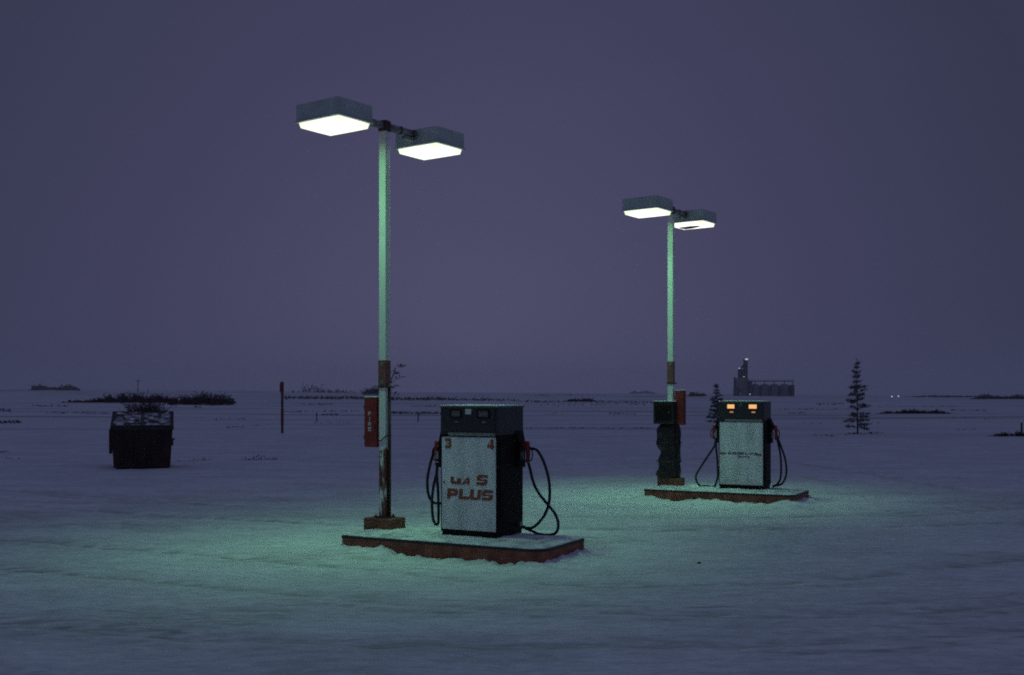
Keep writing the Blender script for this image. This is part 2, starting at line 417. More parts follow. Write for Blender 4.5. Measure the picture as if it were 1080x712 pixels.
# ------------------------------------------------------------------ pump islands
RAD = (.05, .20, .06, .06)       # front left, front right, back right, back left
def rounded(L, W, g=0.0, n=6):
    pts = []
    for k, a0 in enumerate((180, 270, 0, 90)):
        r = RAD[k] + g
        cx = r - g if k in (0, 3) else L - r + g; cy = r - g if k in (0, 1) else W - r + g
        for i in range(n + 1):
            a = R(a0 + 90 * i / n); pts.append((cx + r * math.cos(a), cy + r * math.sin(a)))
    return pts
def make_island(k, label, seed):
    I = ISL[k]; L, W = I['L'], I['W']
    root = empty('pump_island', (I['fl'].x, I['fl'].y, 0), I['rz'])
    tag(root, label, 'pump island', 'raised pump islands on the snowy forecourt')
    bm = new()
    poly = rounded(L, W)
    # subdivided side so that the kerb reads chipped
    prism(bm, poly, -.12, IH - .028)
    obj('kerb', bm, M['red_concrete'], root)
    bm = new()
    big = rounded(L, W, .006)
    prism(bm, big, IH - .028, IH)
    obj('edge_trim', bm, M['edge'], root)
    bm = new(); n = 90; m_ = 40; grid = []
    rs = np.random.RandomState(seed)
    for j in range(m_ + 1):
        row = []
        for i in range(n + 1):
            x = .012 + (L - .024) * i / n; y = .012 + (W - .024) * j / m_
            # pull the corners in to follow the rounded outline
            for q_, r in enumerate(RAD):
                cx = r if q_ in (0, 3) else L - r; cy = r if q_ in (0, 1) else W - r
                if (x < L / 2) != (q_ in (0, 3)) or (y < W / 2) != (q_ in (0, 1)): continue
                ox = (cx - x) if cx < L / 2 else (x - cx); oy = (cy - y) if cy < W / 2 else (y - cy)
                if ox > 0 and oy > 0:
                    d = math.hypot(ox, oy); q = max(ox, oy)
                    f = q / d
                    x = cx - ox * f if cx < L / 2 else cx + ox * f
                    y = cy - oy * f if cy < W / 2 else cy + oy * f
            e = min(i, n - i) * L / n; e2 = min(j, m_ - j) * W / m_; e = min(e, e2)
            h = .004 + .020 * smooth(0, .08, e) + .012 * float(fbm(x * 5 + seed, y * 5, 3)) * smooth(0, .1, e)
            row.append(bm.verts.new((x, y, IH + max(.003, float(h)))))
        grid.append(row)
    for j in range(m_):
        for i in range(n):
            bm.faces.new((grid[j][i], grid[j][i + 1], grid[j + 1][i + 1], grid[j + 1][i]))
    # skirt down to the slab
    ring = [grid[0][i] for i in range(n + 1)] + [grid[j][n] for j in range(1, m_ + 1)] + [grid[m_][i] for i in range(n - 1, -1, -1)] + [grid[j][0] for j in range(m_ - 1, 0, -1)]
    low = [bm.verts.new((v.co.x, v.co.y, IH - .002)) for v in ring]
    for i in range(len(ring)):
        j = (i + 1) % len(ring)
        bm.faces.new((ring[i], low[i], low[j], ring[j]))
    obj('snow_cover', bm, M['snow_top'], root, True)
    return root
make_island('near', 'larger looking red brown kerbed island under the GAS PLUS pump marked 3 and 4', 3)
make_island('far', 'red brown kerbed island under the pump with lit amber displays', 8)

# ------------------------------------------------------------------ lettering from small bitmaps
GLYPH = {
    'P': ["########.", "#########", "###...###", "#########", "########.", "###......", "###......"],
    'L': ["###......", "###......", "###......", "###......", "###......", "#########", "#########"],
    'U': ["###...###", "###...###", "###...###", "###...###", "###...###", "#########", ".#######."],
    'S': [".########", "#########", "###......", "#########", "......###", "#########", "########."],
    'g': [".........", ".........", "###......", "###..####", "###...###", "#########", ".########"],   # worn G, its top gone
    'a': [".........", ".........", "....##...", "...####..", "..##.##..", ".######..", "###..##.."],   # worn A, its right side gone
    'G': [".#######.", "#########", "###......", "###..####", "###...###", "#########", ".#######."],
    'A': [".#######.", "#########", "###...###", "#########", "#########", "###...###", "###...###"],
    '3': ["#######.", "########", ".....###", "..#####.", ".....###", "########", "#######."],
    '4': ["....###.", "...####.", "..#.###.", ".#..###.", "########", "########", "....###."],
    'F': ["#####", "#....", "####.", "#....", "#...."],
    'I': ["..#..", "..#..", "..#..", "..#..", "..#.."],
    'R': ["####.", "#...#", "####.", "#..#.", "#...#"],
    'E': ["#####", "#....", "####.", "#....", "#####"],
}
def glyph(bm, ch, x0, z0, w, h, y, shear=0.0):
    g = GLYPH[ch]; nr, nc = len(g), len(g[0])
    cache = {}
    def V(i, j):
        if (i, j) not in cache:
            zz = z0 + h * (nr - j) / nr
            cache[(i, j)] = bm.verts.new((x0 + w * i / nc + shear * (zz - z0), y, zz))
        return cache[(i, j)]
    for j in range(nr):
        for i in range(nc):
            if g[j][i] == '#':
                bm.faces.new((V(i, j + 1), V(i + 1, j + 1), V(i + 1, j), V(i, j)))

# ------------------------------------------------------------------ gas pumps
def make_pump(label, k, fr, rz, w, d, near, hoses):
    """origin at the middle of the base; local x to the right along the front, y to the back"""
    c, s = math.cos(rz), math.sin(rz)
    def W2(lx, ly): return Vector((fr.x + lx * c - ly * s, fr.y + lx * s + ly * c))
    o = W2(-w / 2, d / 2)
    root = empty('gas_pump', (o.x, o.y, IH + .004), rz)
    tag(root, label, 'gas pump', 'fuel pumps on the islands')
    H = 1.487
    hw, hd = w / 2, d / 2
    fx = lambda f: -hw + f * w
    # plinth, cabinet
    bm = new(); box(bm, (0, 0, .03), (w - .02, d - .02, .06), .006); obj('base', bm, M['black'], root)
    bm = new(); box(bm, (0, 0, .06 + 1.10 / 2 - .005), (w, d, 1.10), .012)
    # raised corner posts and side seams
    for sx in (-1, 1):
        box(bm, (sx * (hw + .004), 0, .62), (.012, d * .86, .96), .004)
        box(bm, (sx * (hw + .009), -.02, .36), (.010, d * .60, .36), .004)
        for zz in (.24, .30, .36):
            box(bm, (sx * (hw + .014), -.02, zz), (.008, d * .4, .012), .002)
    obj('cabinet', bm, M['black'], root)
    # header with display windows
    bm = new(); box(bm, (0, 0, 1.155 + .32 / 2), (w + .008, d + .008, .312), .012)
    # recessed dial frame
    box(bm, (0, -hd - .008, 1.335), (w * .90, .012, .25), .004)
    box(bm, (0, hd + .008, 1.335), (w * .90, .012, .25), .004)
    hdr = obj('header', bm, M['black_gloss'], root)
    bm = new(); box(bm, (0, 0, 1.478), (w + .024, d + .024, .018), .004); top = obj('top_cap', bm, M['panel_trim'], root)
    bm = new(); box(bm, (0, 0, 1.4925), (w + .016, d + .016, .011), .004); obj('snow_cap', bm, M['cap_snow'], root)
    yf = -hd - .016
    for f0, f1, in ((.20, .355), (.675, .845)):
        bm = new(); box(bm, ((fx(f0) + fx(f1)) / 2, yf, 1.402), ((f1 - f0) * w, .010, .068), .002)
        dp = obj('display', bm, M['display_off'] if near else M['amber'], root)
        bm = new(); box(bm, ((fx(f0) + fx(f1)) / 2 + .012, yf, 1.308), (.055 if near else .062, .010, .022), .003)
        obj('price_window', bm, M['indicator'] if near else M['amber_dim'], root)
        bm = new()   # bezel round the display
        x0, x1 = fx(f0) - .012, fx(f1) + .012
        for bx, bz, sx, sz in (((x0 + x1) / 2, 1.446, x1 - x0, .010), ((x0 + x1) / 2, 1.358, x1 - x0, .010), (x0, 1.402, .010, .078), (x1, 1.402, .010, .078)):
            box(bm, (bx, yf - .003, bz), (sx, .016, sz), .002)
        obj('bezel', bm, M['black'], dp)
    bm = new(); box(bm, (fx(.503), yf, 1.425), (.078 if near else .05, .008, .062), .002); obj('grade_tile', bm, M['white_tile'] if near else M['display_off'], root)
    # pale strip between header and panel
    bm = new(); box(bm, (fx(.55), -hd - .007, 1.168), (w * .82, .012, .034), .003); obj('pale_strip', bm, M['strip'], root)
    # white front panel in a thin frame
    zb, zt = .085, 1.138
    for side in (-1, 1):
        yy = side * (hd + .004)
        bm = new(); box(bm, (0, yy, (zb + zt) / 2), (w - .035, .012, zt - zb), .004)
        pn = obj('front_panel' if side < 0 else 'rear_panel', bm, M['panel'], root)
        bm = new()
        for bx, bz, sx, sz in ((0, zt + .005, w - .016, .010), (0, zb - .005, w - .016, .010), (-(w - .026) / 2, (zt + zb) / 2, .009, zt - zb), ((w - .026) / 2, (zt + zb) / 2, .009, zt - zb)):
            box(bm, (bx, side * (hd + .006), bz), (sx, .014, sz), .002)
        obj('panel_frame', bm, M['panel_trim'] if not near else M['black'], pn)
        if side < 0:
            fy = -hd - .012
            if near:
                for ch, f, gw in (('3', .085, .086), ('4', .825, .092)):
                    bm = new(); glyph(bm, ch, fx(f), 1.005, gw, .114, fy)
                    obj('pump_number', bm, M['rust_text'], pn)
                bm = new()
                glyph(bm, 'g', fx(.175), .600, .140, .118, fy, .10)
                glyph(bm, 'a', fx(.380), .600, .130, .118, fy, .10)
                glyph(bm, 'S', fx(.635), .600, .140, .118, fy, .10)
                for ch, f in zip('PLUS', (.115, .325, .52, .725)):
                    glyph(bm, ch, fx(f), .432, .142, .118, fy, .10)
                obj('lettering', bm, M['rust_text'], pn)
                bm = new(); cyl(bm, (fx(.068), fy - .001, .62), .011, .006, 12, axis='Y'); obj('lock', bm, M['edge'], pn)
            else:
                bm = new()
                for i, ch in enumerate('GAS'): glyph(bm, ch, fx(.205) + i * .082, .592, .066, .040, fy)
                obj('lettering', bm, M['green_text'], pn)
                bm = new()
                for i, ch in enumerate('PLUS'): glyph(bm, ch, fx(.500) + i * .072, .592, .058, .038, fy)
                obj('lettering', bm, M['dim_text'], pn)
                for f_, z_, w_, h_ in ((.10, .607, .105, .028), (.885, .598, .105, .028), (.56, .556, .20, .016)):
                    bm = new(); box(bm, (fx(f_), fy, z_), (w_, .003, h_)); obj('stripe', bm, M['dim_text'], pn)
    # nozzle boots and nozzles on the two sides
    for sx in (-1, 1):
        qy = hoses['q'][0 if sx < 0 else 1]
        X0 = sx * hw
        bm = new()
        box(bm, (X0 + sx * .030, qy, .93), (.06, .13, .30), .012)
        kx = .05 if near else .085
        vv = [bm.verts.new(Vector((X0 + sx * a_, qy + b_, c_))) for b_ in (-.075, .075) for a_, c_ in ((0, 1.20), (.02, 1.20), (kx, 1.07), (kx, 1.03), (0, 1.03))]
        for i_ in range(5): bm.faces.new((vv[i_], vv[(i_ + 1) % 5], vv[5 + (i_ + 1) % 5], vv[5 + i_]))
        bm.faces.new(vv[:5][::-1]); bm.faces.new(vv[5:])
        obj('nozzle_boot', bm, M['black'], root)
        bm = new()
        # handle, body and spout as one bent tapered shape
        tube(bm, catmull([(X0 + sx * .10, qy, 1.075), (X0 + sx * .118, qy, 1.00), (X0 + sx * .125, qy, .92), (X0 + sx * .115, qy, .84)], 5), .030, 10, .023)
        box(bm, (X0 + sx * .095, qy, 1.045), (.085, .055, .075), .014)
        nz = obj('nozzle', bm, M['red_nozzle'], root, True)
        bm = new()
        tube(bm, catmull([(X0 + sx * .145, qy, 1.02), (X0 + sx * .178, qy, .96), (X0 + sx * .172, qy, .88), (X0 + sx * .128, qy, .845)], 5), .0075, 6)
        obj('trigger_guard', bm, M['black'], nz, True)
        bm = new(); box(bm, (X0 + sx * .075, qy - .055, .92), (.05, .012, .09), .004); obj('hook_plate', bm, M['metal'], root)
    # hoses: each traced in the upright plane that stands out from its side
    for sx, pts in hoses['paths']:
        qy = hoses['q'][0 if sx < 0 else 1]
        loc = []
        for n_, (px, py) in enumerate(pts):
            t = (px - CX) / F
            # world of local (sx*hw + sx*p, qy)
            b0 = Vector((o.x + (sx * hw) * c - qy * s, o.y + (sx * hw) * s + qy * c))
            dx, dy = sx * c, sx * s
            p = (t * b0.y - b0.x) / (dx - t * dy)
            Zw = b0.y + p * dy
            z = EYE - (py - HY) / F * Zw - IH - .004
            wob = .02 * math.sin(n_ * 1.3)
            loc.append((sx * (hw + max(p, -.01)), qy + wob, max(z, .028)))
        bm = new(); tube(bm, catmull(loc, 6), .0165 if near else .0175, 10)
        obj('hose', bm, M['rubber'], root, True)
    for sx in (-1, 1):
        qy = hoses['q'][0 if sx < 0 else 1]
        bm = new(); cyl(bm, (sx * (hw + .012), qy, .13 if sx > 0 else .38), .028, .05, 14, axis='X'); obj('hose_fitting', bm, M['metal'], root)
    return root

near_h = dict(q=(-.20, .19), paths=[
    (1, [(555.5, 472.5), (560.5, 473.3), (566.5, 475.5), (573.8, 486.5), (579, 503), (579.6, 519), (577.8, 532), (573, 545), (564.7, 555), (557.4, 557), (551.5, 555.5)]),
    (1, [(556.0, 484), (558.3, 495), (562, 508.4), (568.3, 519.3), (578.4, 532), (584.7, 541.2), (588, 552), (586.6, 561.3), (580.2, 565.0), (570.1, 564.3), (561, 560.4), (551.5, 556.5)]),
    (-1, [(460.5, 472), (457.5, 475), (453.5, 488.8), (451.5, 505.6), (452.6, 520.8), (456, 529.3), (462, 531), (465.5, 530.6)]),
    (-1, [(460.2, 488), (460.0, 497), (456.9, 512), (456.3, 529), (457.5, 546), (459.2, 552.9), (461.2, 551), (462.2, 534), (462.8, 517.5), (461.4, 500), (461, 488)]),
])
far_h = dict(q=(-.10, .10), paths=[
    (1, [(819.3, 459), (821.5, 466), (824.5, 473.7), (828, 483), (829.8, 495.4), (828, 504.6), (823.5, 511), (815, 512.6)]),
    (1, [(819.6, 463), (821, 470.6), (823.3, 483), (823.8, 501.5), (821, 509.5), (815, 513.4)]),
    (-1, [(755, 462), (753, 470.6), (746.2, 481.5), (739.5, 492.3), (734.6, 501), (734.5, 507), (738, 512.6), (746.4, 515), (753.5, 513), (757.0, 503.7), (756.6, 489), (755, 474), (755, 464)]),
])
make_pump('unlit pump with rusty GAS PLUS lettering and numbers 3 and 4 on its white panel', 'near', Vector((-.158, 12.34)), R(-28.4), .745, .60, True, near_h)
make_pump('pump with two glowing amber displays and a plain pale panel', 'far', isl_pt('far', 1.905, .60), R(-27.3), .775, .45, False, far_h)

# ------------------------------------------------------------------ lamp posts
ARM = R(54.0)
def make_lamp(label, base, rz, band, near):
    root = empty('lamp_post', (base.x, base.y, IH + .004), 0)
    tag(root, label, 'lamp post', 'twin headed lamp posts at the ends of the islands')
    def part(name, bm, m, parent=root, sm=False, rot=rz):
        return obj(name, bm, m, parent, sm, None, rot)
    z0 = -IH
    bm = new(); box(bm, (0.0, 0, .07), (.41, .29, .146), .012); part('base_block', bm, M['plinth'])
    bm = new(); box(bm, (0, 0, .151), (.19, .19, .014), .003)
    for sx in (-1, 1):
        for sy in (-1, 1): cyl(bm, (sx * .075, sy * .075, .165), .012, .03, 8)
    part('base_plate', bm, M['collar'])
    ztop = 4.955 - IH
    bm = new(); box(bm, (0, 0, (.155 + ztop) / 2), (.098, .098, ztop - .155), .010); part('pole', bm, M['pole_near'] if near else M['pole_far'])
    bm = new(); box(bm, (0, 0, ztop + .055), (.112, .112, .13), .008); part('pole_cap', bm, M['collar'])
    # conduit up the back side
    bm = new(); tube(bm, [(.066, .012, .16), (.066, .012, 1.0), (.066, .012, 1.75 if near else 1.4)], .017, 8); part('conduit', bm, M['collar'], root, True)
    # sign band riveted round the pole
    zb0, zb1 = (1.90 - IH, 2.205 - IH) if near else (1.99 - IH, 2.36 - IH)
    bm = new(); box(bm, (0, -.002, (zb0 + zb1) / 2), (.108, .108, zb1 - zb0), .004); sg = part('sign_band', bm, M['sign_band'])
    for zz, hh in ((zb1 - .045, .05), (zb0 + .045, .05)):
        bm = new(); box(bm, (0, -.057, zz), (.050, .003, hh), 0); obj('pale_patch', bm, M['patch'], sg)
    bm = new(); box(bm, (.015, 0, zb0 - .012), (.155, .122, .022), .004); part('strap', bm, M['collar'])
    if near:
        bm = new()
        for k in range(1):
            tube(bm, [(-.056, -.056, 1.235 - IH), (0, -.060, 1.25 - IH), (.056, -.058, 1.30 - IH), (.060, .05, 1.31 - IH)], .007, 6)
        part('cable_tie', bm, M['rubber'])
    # cross arm
    ar = ARM - R(90)         # local y along the arm
    bm = new(); box(bm, (0, 0, 5.015 - IH), (.065, 1.12, .075), .006); part('arm', bm, M['arm'], root, False, ar)
    for yy in (-.30, .27, .50, -.53):
        bm = new(); box(bm, (0, yy, 5.015 - IH), (.078, .022, .088), .003)
        part('arm_collar', bm, M['collar'], root, False, ar)
    for sy in (-1, 1):
        bm = new(); box(bm, (0, sy * .43, 4.945 - IH), (.06, .17, .040), .006); part('slip_fitter', bm, M['arm'], root, False, ar)
        # head
        hb = 4.88 - IH
        bm = new(); box(bm, (0, sy * .84, hb + .112), (.675, .545, .190), .012)
        box(bm, (0, sy * .84, hb + .010), (.70, .57, .018), .004)
        box(bm, (0, sy * .84, hb + .2095), (.60, .47, .012), .004)
        hd = part('lamp_head', bm, M['housing'], root, False, ar)
        bm = new()
        lx, ly, dp = .625, .495, .056
        lo = [(-lx / 2 * .95, -ly / 2 * .95), (lx / 2 * .95, -ly / 2 * .95), (lx / 2 * .95, ly / 2 * .95), (-lx / 2 * .95, ly / 2 * .95)]
        hi = [(-lx / 2, -ly / 2), (lx / 2, -ly / 2), (lx / 2, ly / 2), (-lx / 2, ly / 2)]
        A = [bm.verts.new((x, y + sy * .84, hb - dp)) for x, y in lo]; B = [bm.verts.new((x, y + sy * .84, hb)) for x, y in hi]
        bm.faces.new(A[::-1]); bm.faces.new(B)
        for i in range(4): bm.faces.new((A[i], A[(i + 1) % 4], B[(i + 1) % 4], B[i]))
        ln = obj('lens', bm, M['lens'], hd)
        # the lamp: a tight downward beam from the whole diffuser and a wide spill from its middle
        k_ = 1.0 if near else (1.1 if sy > 0 else 1.35)
        for nm_, sx_, sy_, pw_, spr in (('lamp_beam', lx * .95, ly * .95, AREA_POWER, 102), ('lamp_spill', .30, .24, WIDE_POWER, 180)):
            if spr == 180 and sy > 0 and not near: continue       # half failed head: no spill
            ld = bpy.data.lights.new(nm_, 'AREA'); ld.shape = 'RECTANGLE'; ld.size = sx_; ld.size_y = sy_
            ld.energy = pw_ * k_; ld.color = AREA_COL if spr < 180 else SPILL_COL; ld.spread = R(spr)
            lo_ = bpy.data.objects.new(nm_, ld); COL.objects.link(lo_); lo_.parent = hd
            lo_.location = (0, sy * .84, hb - dp - .012)
        if sy > 0 and not near:
            # sooty, failed part of the diffuser
            bm = new()
            P = [(-.24, -.09), (.02, -.13), (.15, -.10), (.17, -.02), (.06, .06), (-.08, .13), (-.22, .15), (-.255, .04)]
            prism(bm, [(x, y + .84) for x, y in P], hb - dp - .007, hb - dp - .002)
            ob = obj('dark_patch', bm, M['dead_lens'], ln)
        if sy > 0 and near:
            bm = new(); box(bm, (-.12, .84 - .02, hb - dp - .004), (.20, .028, .003)); obj('failing_tube', bm, M['tube_warm'], ln)
    return root
M['pole_near'] = pole_material('worn_white_pole_paint', .99)
M['pole_far'] = pole_material('white_pole_paint', .2)
M['patch'] = mat('faded_sign_patch', (.16, .10, .085), (.26, .19, .17), .6, 60)
M['sign_band'] = mat('rust_red_sign_band', (.17, .055, .045), (.26, .095, .075), .6, 30)
PN = Vector((-1.528, 13.30)); PF = Vector((2.79, 19.46))
make_lamp('rust footed lamp post beside the red FIRE cabinet and the GAS PLUS pump', PN, R(-28), .99, True)
make_lamp('lamp post with a black box and black wrapped bundle round its foot', PF, R(-27.3), .2, False)

# red fire cabinets strapped to the poles
def fire_box(label, base, rz, lx, ly, zc, letters, rz2=0):
    c, s = math.cos(rz), math.sin(rz)
    p = Vector((base.x + lx * c - ly * s, base.y + lx * s + ly * c, zc))
    root = empty('fire_cabinet', p, rz + rz2)
    tag(root, label, 'fire cabinet', 'red cabinets fixed to the lamp posts')
    w, d, h = (.195 if letters else .165), .125, .60
    bm = new(); box(bm, (0, .01, h / 2), (w, d - .02, h), .010); obj('case', bm, M['red_box'], root)
    bm = new(); box(bm, (0, -d / 2 + .002, h / 2), (w - .014, .014, h - .02), .005); dr = obj('door', bm, M['red_box'], root)
    bm = new(); box(bm, (w / 2 - .03, -d / 2 - .008, h * .42), (.012, .014, .06), .003); obj('latch', bm, M['edge'], dr)
    for zz in (.12, .48):
        bm = new(); box(bm, (-w / 2 - .002, -d / 2 + .012, zz), (.012, .02, .05), .003); obj('hinge', bm, M['collar'], dr)
    bm = new(); box(bm, (0, .004, h + .006), (w + .004, d + .004, .014), .005); obj('snow_cap', bm, M['cap_snow'], root)
    if letters:
        bm = new()
        for i, ch in enumerate('FIRE'): glyph(bm, ch, -.032, .380 - i * .062, .046, .048, -d / 2 - .0065)
        obj('lettering', bm, M['white_letter'], dr)
    return root
fire_box('red cabinet reading FIRE on the rusty lamp post by the unlit pump', PN, R(-28), -.172, .02, 1.165, True)
fire_box('red cabinet half hidden behind the black box on the far lamp post', PF, R(-27.3), .165, .02, 1.255, False)

# black box and wrapped bundle on the far post
c_, s_ = math.cos(R(-27.3)), math.sin(R(-27.3))
root = empty('service_box', (PF.x - .065 * c_ + .10 * s_, PF.y - .065 * s_ - .10 * c_, 1.275), R(-27.3))
tag(root, 'black box with a snowy top on the front of the far lamp post', 'service box')
bm = new(); box(bm, (0, 0, .185), (.36, .26, .37), .012); obj('case', bm, M['cabinet_black'], root)
bm = new(); box(bm, (0, 0, .378), (.385, .285, .018), .005); obj('lid', bm, M['cabinet_black'], root)
bm = new(); box(bm, (0, 0, .394), (.37, .27, .014), .006); obj('snow_cap', bm, M['cap_snow'], root)
bm = new(); box(bm, (0, -.134, .19), (.30, .010, .27), .004); d_ = obj('door', bm, M['black'], root)
bm = new(); box(bm, (.11, -.143, .2), (.016, .012, .05), .003); obj('handle', bm, M['panel_trim'], d_)

bm = new(); rings = []
nz_, na = 40, 40
for j in range(nz_ + 1):
    z = .325 + (1.268 - .325) * j / nz_
    t = j / nz_
    lump = .018 * math.sin(t * 9.5 + .6) + .014 * math.sin(t * 23)
    row = []
    for i in range(na):
        a = 2 * math.pi * i / na
        left = max(0, math.cos(a - math.pi))
        r = .172 + lump * left * 1.35 + .020 * float(fbm(math.cos(a) * 1.6 + 5, math.sin(a) * 1.6 + t * 6, 4)) + .010 * math.sin(a * 7 + t * 4) + .006 * math.sin(a * 17 - t * 9 + math.sin(t * 14))
        if t > .93: r *= 1 - (t - .93) * 1.6
        if t < .04: r *= .96
        row.append(bm.verts.new((r * math.cos(a) * 1.10, r * math.sin(a) * .95, z)))
    rings.append(row)
for j in range(nz_):
    for i in range(na):
        bm.faces.new((rings[j][i], rings[j][(i + 1) % na], rings[j + 1][(i + 1) % na], rings[j + 1][i]))
bm.faces.new(rings[0][::-1]); bm.faces.new(rings[-1])
root = empty('wrapped_bundle', (PF.x - .035 * c_, PF.y - .035 * s_, 0), R(-10))
tag(root, 'lumpy black plastic wrapped round the foot of the far lamp post', 'wrapped bundle')
obj('plastic_sheet', bm, M['tarp'], root, True)
for zz in (.62, .95):
    bm = new(); tube(bm, [(.196 * 1.08 * math.cos(2 * math.pi * k / 24), .19 * math.sin(2 * math.pi * k / 24), zz + .01 * math.sin(k)) for k in range(25)], .009, 6)
    obj('tie_rope', bm, M['collar'], root, True)

# ------------------------------------------------------------------ dumpster
p = G(150.5, 494.6)
root = empty('dumpster', (p.x - .02, p.y + .02, p.z), R(17))
tag(root, 'dark rusty dumpster with a snow dusted sloping lid', 'dumpster')
bw, bd = 1.44, 1.08
def taper(bm, w0, w1, y0f, y0b, y1f, y1b, z0, zf, zb):
    v = [bm.verts.new(q) for q in ((-w0, y0f, z0), (w0, y0f, z0), (w0, y0b, z0), (-w0, y0b, z0), (-w1, y1f, zf), (w1, y1f, zf), (w1, y1b, zb), (-w1, y1b, zb))]
    for f in ((3, 2, 1, 0), (4, 5, 6, 7), (0, 1, 5, 4), (1, 2, 6, 5), (2, 3, 7, 6), (3, 0, 4, 7)): bm.faces.new([v[i] for i in f])
bm = new(); taper(bm, .645, .70, .03, bd - .02, 0, bd, .035, .97, 1.30)
for xx in (-.46, -.15, .15, .46): box(bm, (xx, -.006, .52), (.035, .05, .80), .006, rot=Matrix.Rotation(R(2), 4, 'X'))
obj('body', bm, M['dumpster'], root)
bm = new(); box(bm, (0, .0, .965), (1.45, .07, .07), .01); 
for sx in (-1, 1):
    box(bm, (sx * .705, bd / 2, 1.15), (.035, bd * 1.03, .05), .008, rot=Matrix.Rotation(math.atan2(.33, bd), 4, 'X'))
box(bm, (0, bd - .01, 1.335), (1.44, .05, .05), .008)
obj('rim', bm, M['dumpster_trim'], root)
bm = new()
for sx in (-.35, .35):
    box(bm, (sx, bd / 2, 1.178), (.685, bd * 1.05, .03), .008, rot=Matrix.Rotation(math.atan2(.33, bd), 4, 'X'))
lid = obj('lid', bm, M['dumpster_trim'], root)
bm = new(); n = 46; grid = []
ang = math.atan2(.33, bd)
for j in range(n + 1):
    row = []
    for i in range(n + 1):
        x = -.66 + 1.32 * i / n; y = .05 + (bd - .10) * j / n
        e = min(min(i, n - i), min(j, n - j)) / n
        h = .022 * float(smooth(0, .05, e)) + .022 * float(fbm(x * 5 + 3, y * 5, 4)) - .016
        if abs(x) < .03: h -= .02
        row.append(bm.verts.new((x, y, 1.0 + .031 + y * math.tan(ang) * 1.0 + h)))
    grid.append(row)
for j in range(n):
    for i in range(n): bm.faces.new((grid[j][i], grid[j][i + 1], grid[j + 1][i + 1], grid[j + 1][i]))
obj('snow_cover', bm, M['lid_snow'], lid, True)
for sx in (-1, 1):
    bm = new(); box(bm, (sx * .665, .50, .62), (.10, .50, .17), .012)
    if sx < 0: box(bm, (-.715, .10, .66), (.075, .08, .58), .01)
    obj('fork_pocket', bm, M['dumpster'], root)
    bm = new(); cyl(bm, (sx * .70, .02, .70), .018, .11, 10, axis='X'); obj('lift_pin', bm, M['dumpster_trim'], root)
for sx in (-.52, .52):
    bm = new(); box(bm, (sx, .52, .045), (.10, .86, .10), .01); obj('skid', bm, M['dumpster'], root)

# ------------------------------------------------------------------ marker post, fence posts
p = G(297.7, 457)
root = empty('marker_post', p, R(8))
tag(root, 'tall slim post with a red cap and a red band standing in the snow', 'marker post')
bm = new(); cyl(bm, (0, 0, .85), .055, 1.80, 14); obj('post', bm, M['post_grey'], root, False)
bm = new(); cyl(bm, (0, 0, .72), .066, .72, 14); obj('red_band', bm, M['post_red'], root)
bm = new(); box(bm, (-.01, 0, 2.06), (.15, .13, .46), .03); box(bm, (-.055, -.01, 2.02), (.11, .12, .38), .03); cyl(bm, (0, 0, 1.79), .065, .12, 14); obj('cap', bm, M['post_red'], root)
for px, py, h, lab in ((334, 444.5, .55, 'short wooden stake in the snow between marker post and red cabinet'), (441, 445, .55, 'short wooden stake in the snow between lamp post and unlit pump'), (1077.5, 456, .42, 'thin stake rising from brush at the right edge')):
    p = G(px, py)
    bm = new(); box(bm, (0, 0, h / 2 - .05), (.065, .06, h + .1), .01)
    box(bm, (0, 0, h + .0), (.055, .045, .05), .01)
    o = obj('stake', bm, M['wood'], None, False, p, R(12)); tag(o, lab, 'stake', 'stakes in the snowfield')
p = G(145.5, 413.2)
root = empty('utility_pole', p); tag(root, 'thin lone utility pole on the horizon above the dumpster', 'utility pole')
u = p.y / F; h = 12.5 * u
bm = new(); cyl(bm, (0, 0, h / 2), .55 * u, h, 8, .40 * u); obj('pole', bm, M['wood'], root)
bm = new(); box(bm, (0, 0, h * .93), (5.0 * u, .3, .5 * u), .02); obj('cross_arm', bm, M['wood'], root)

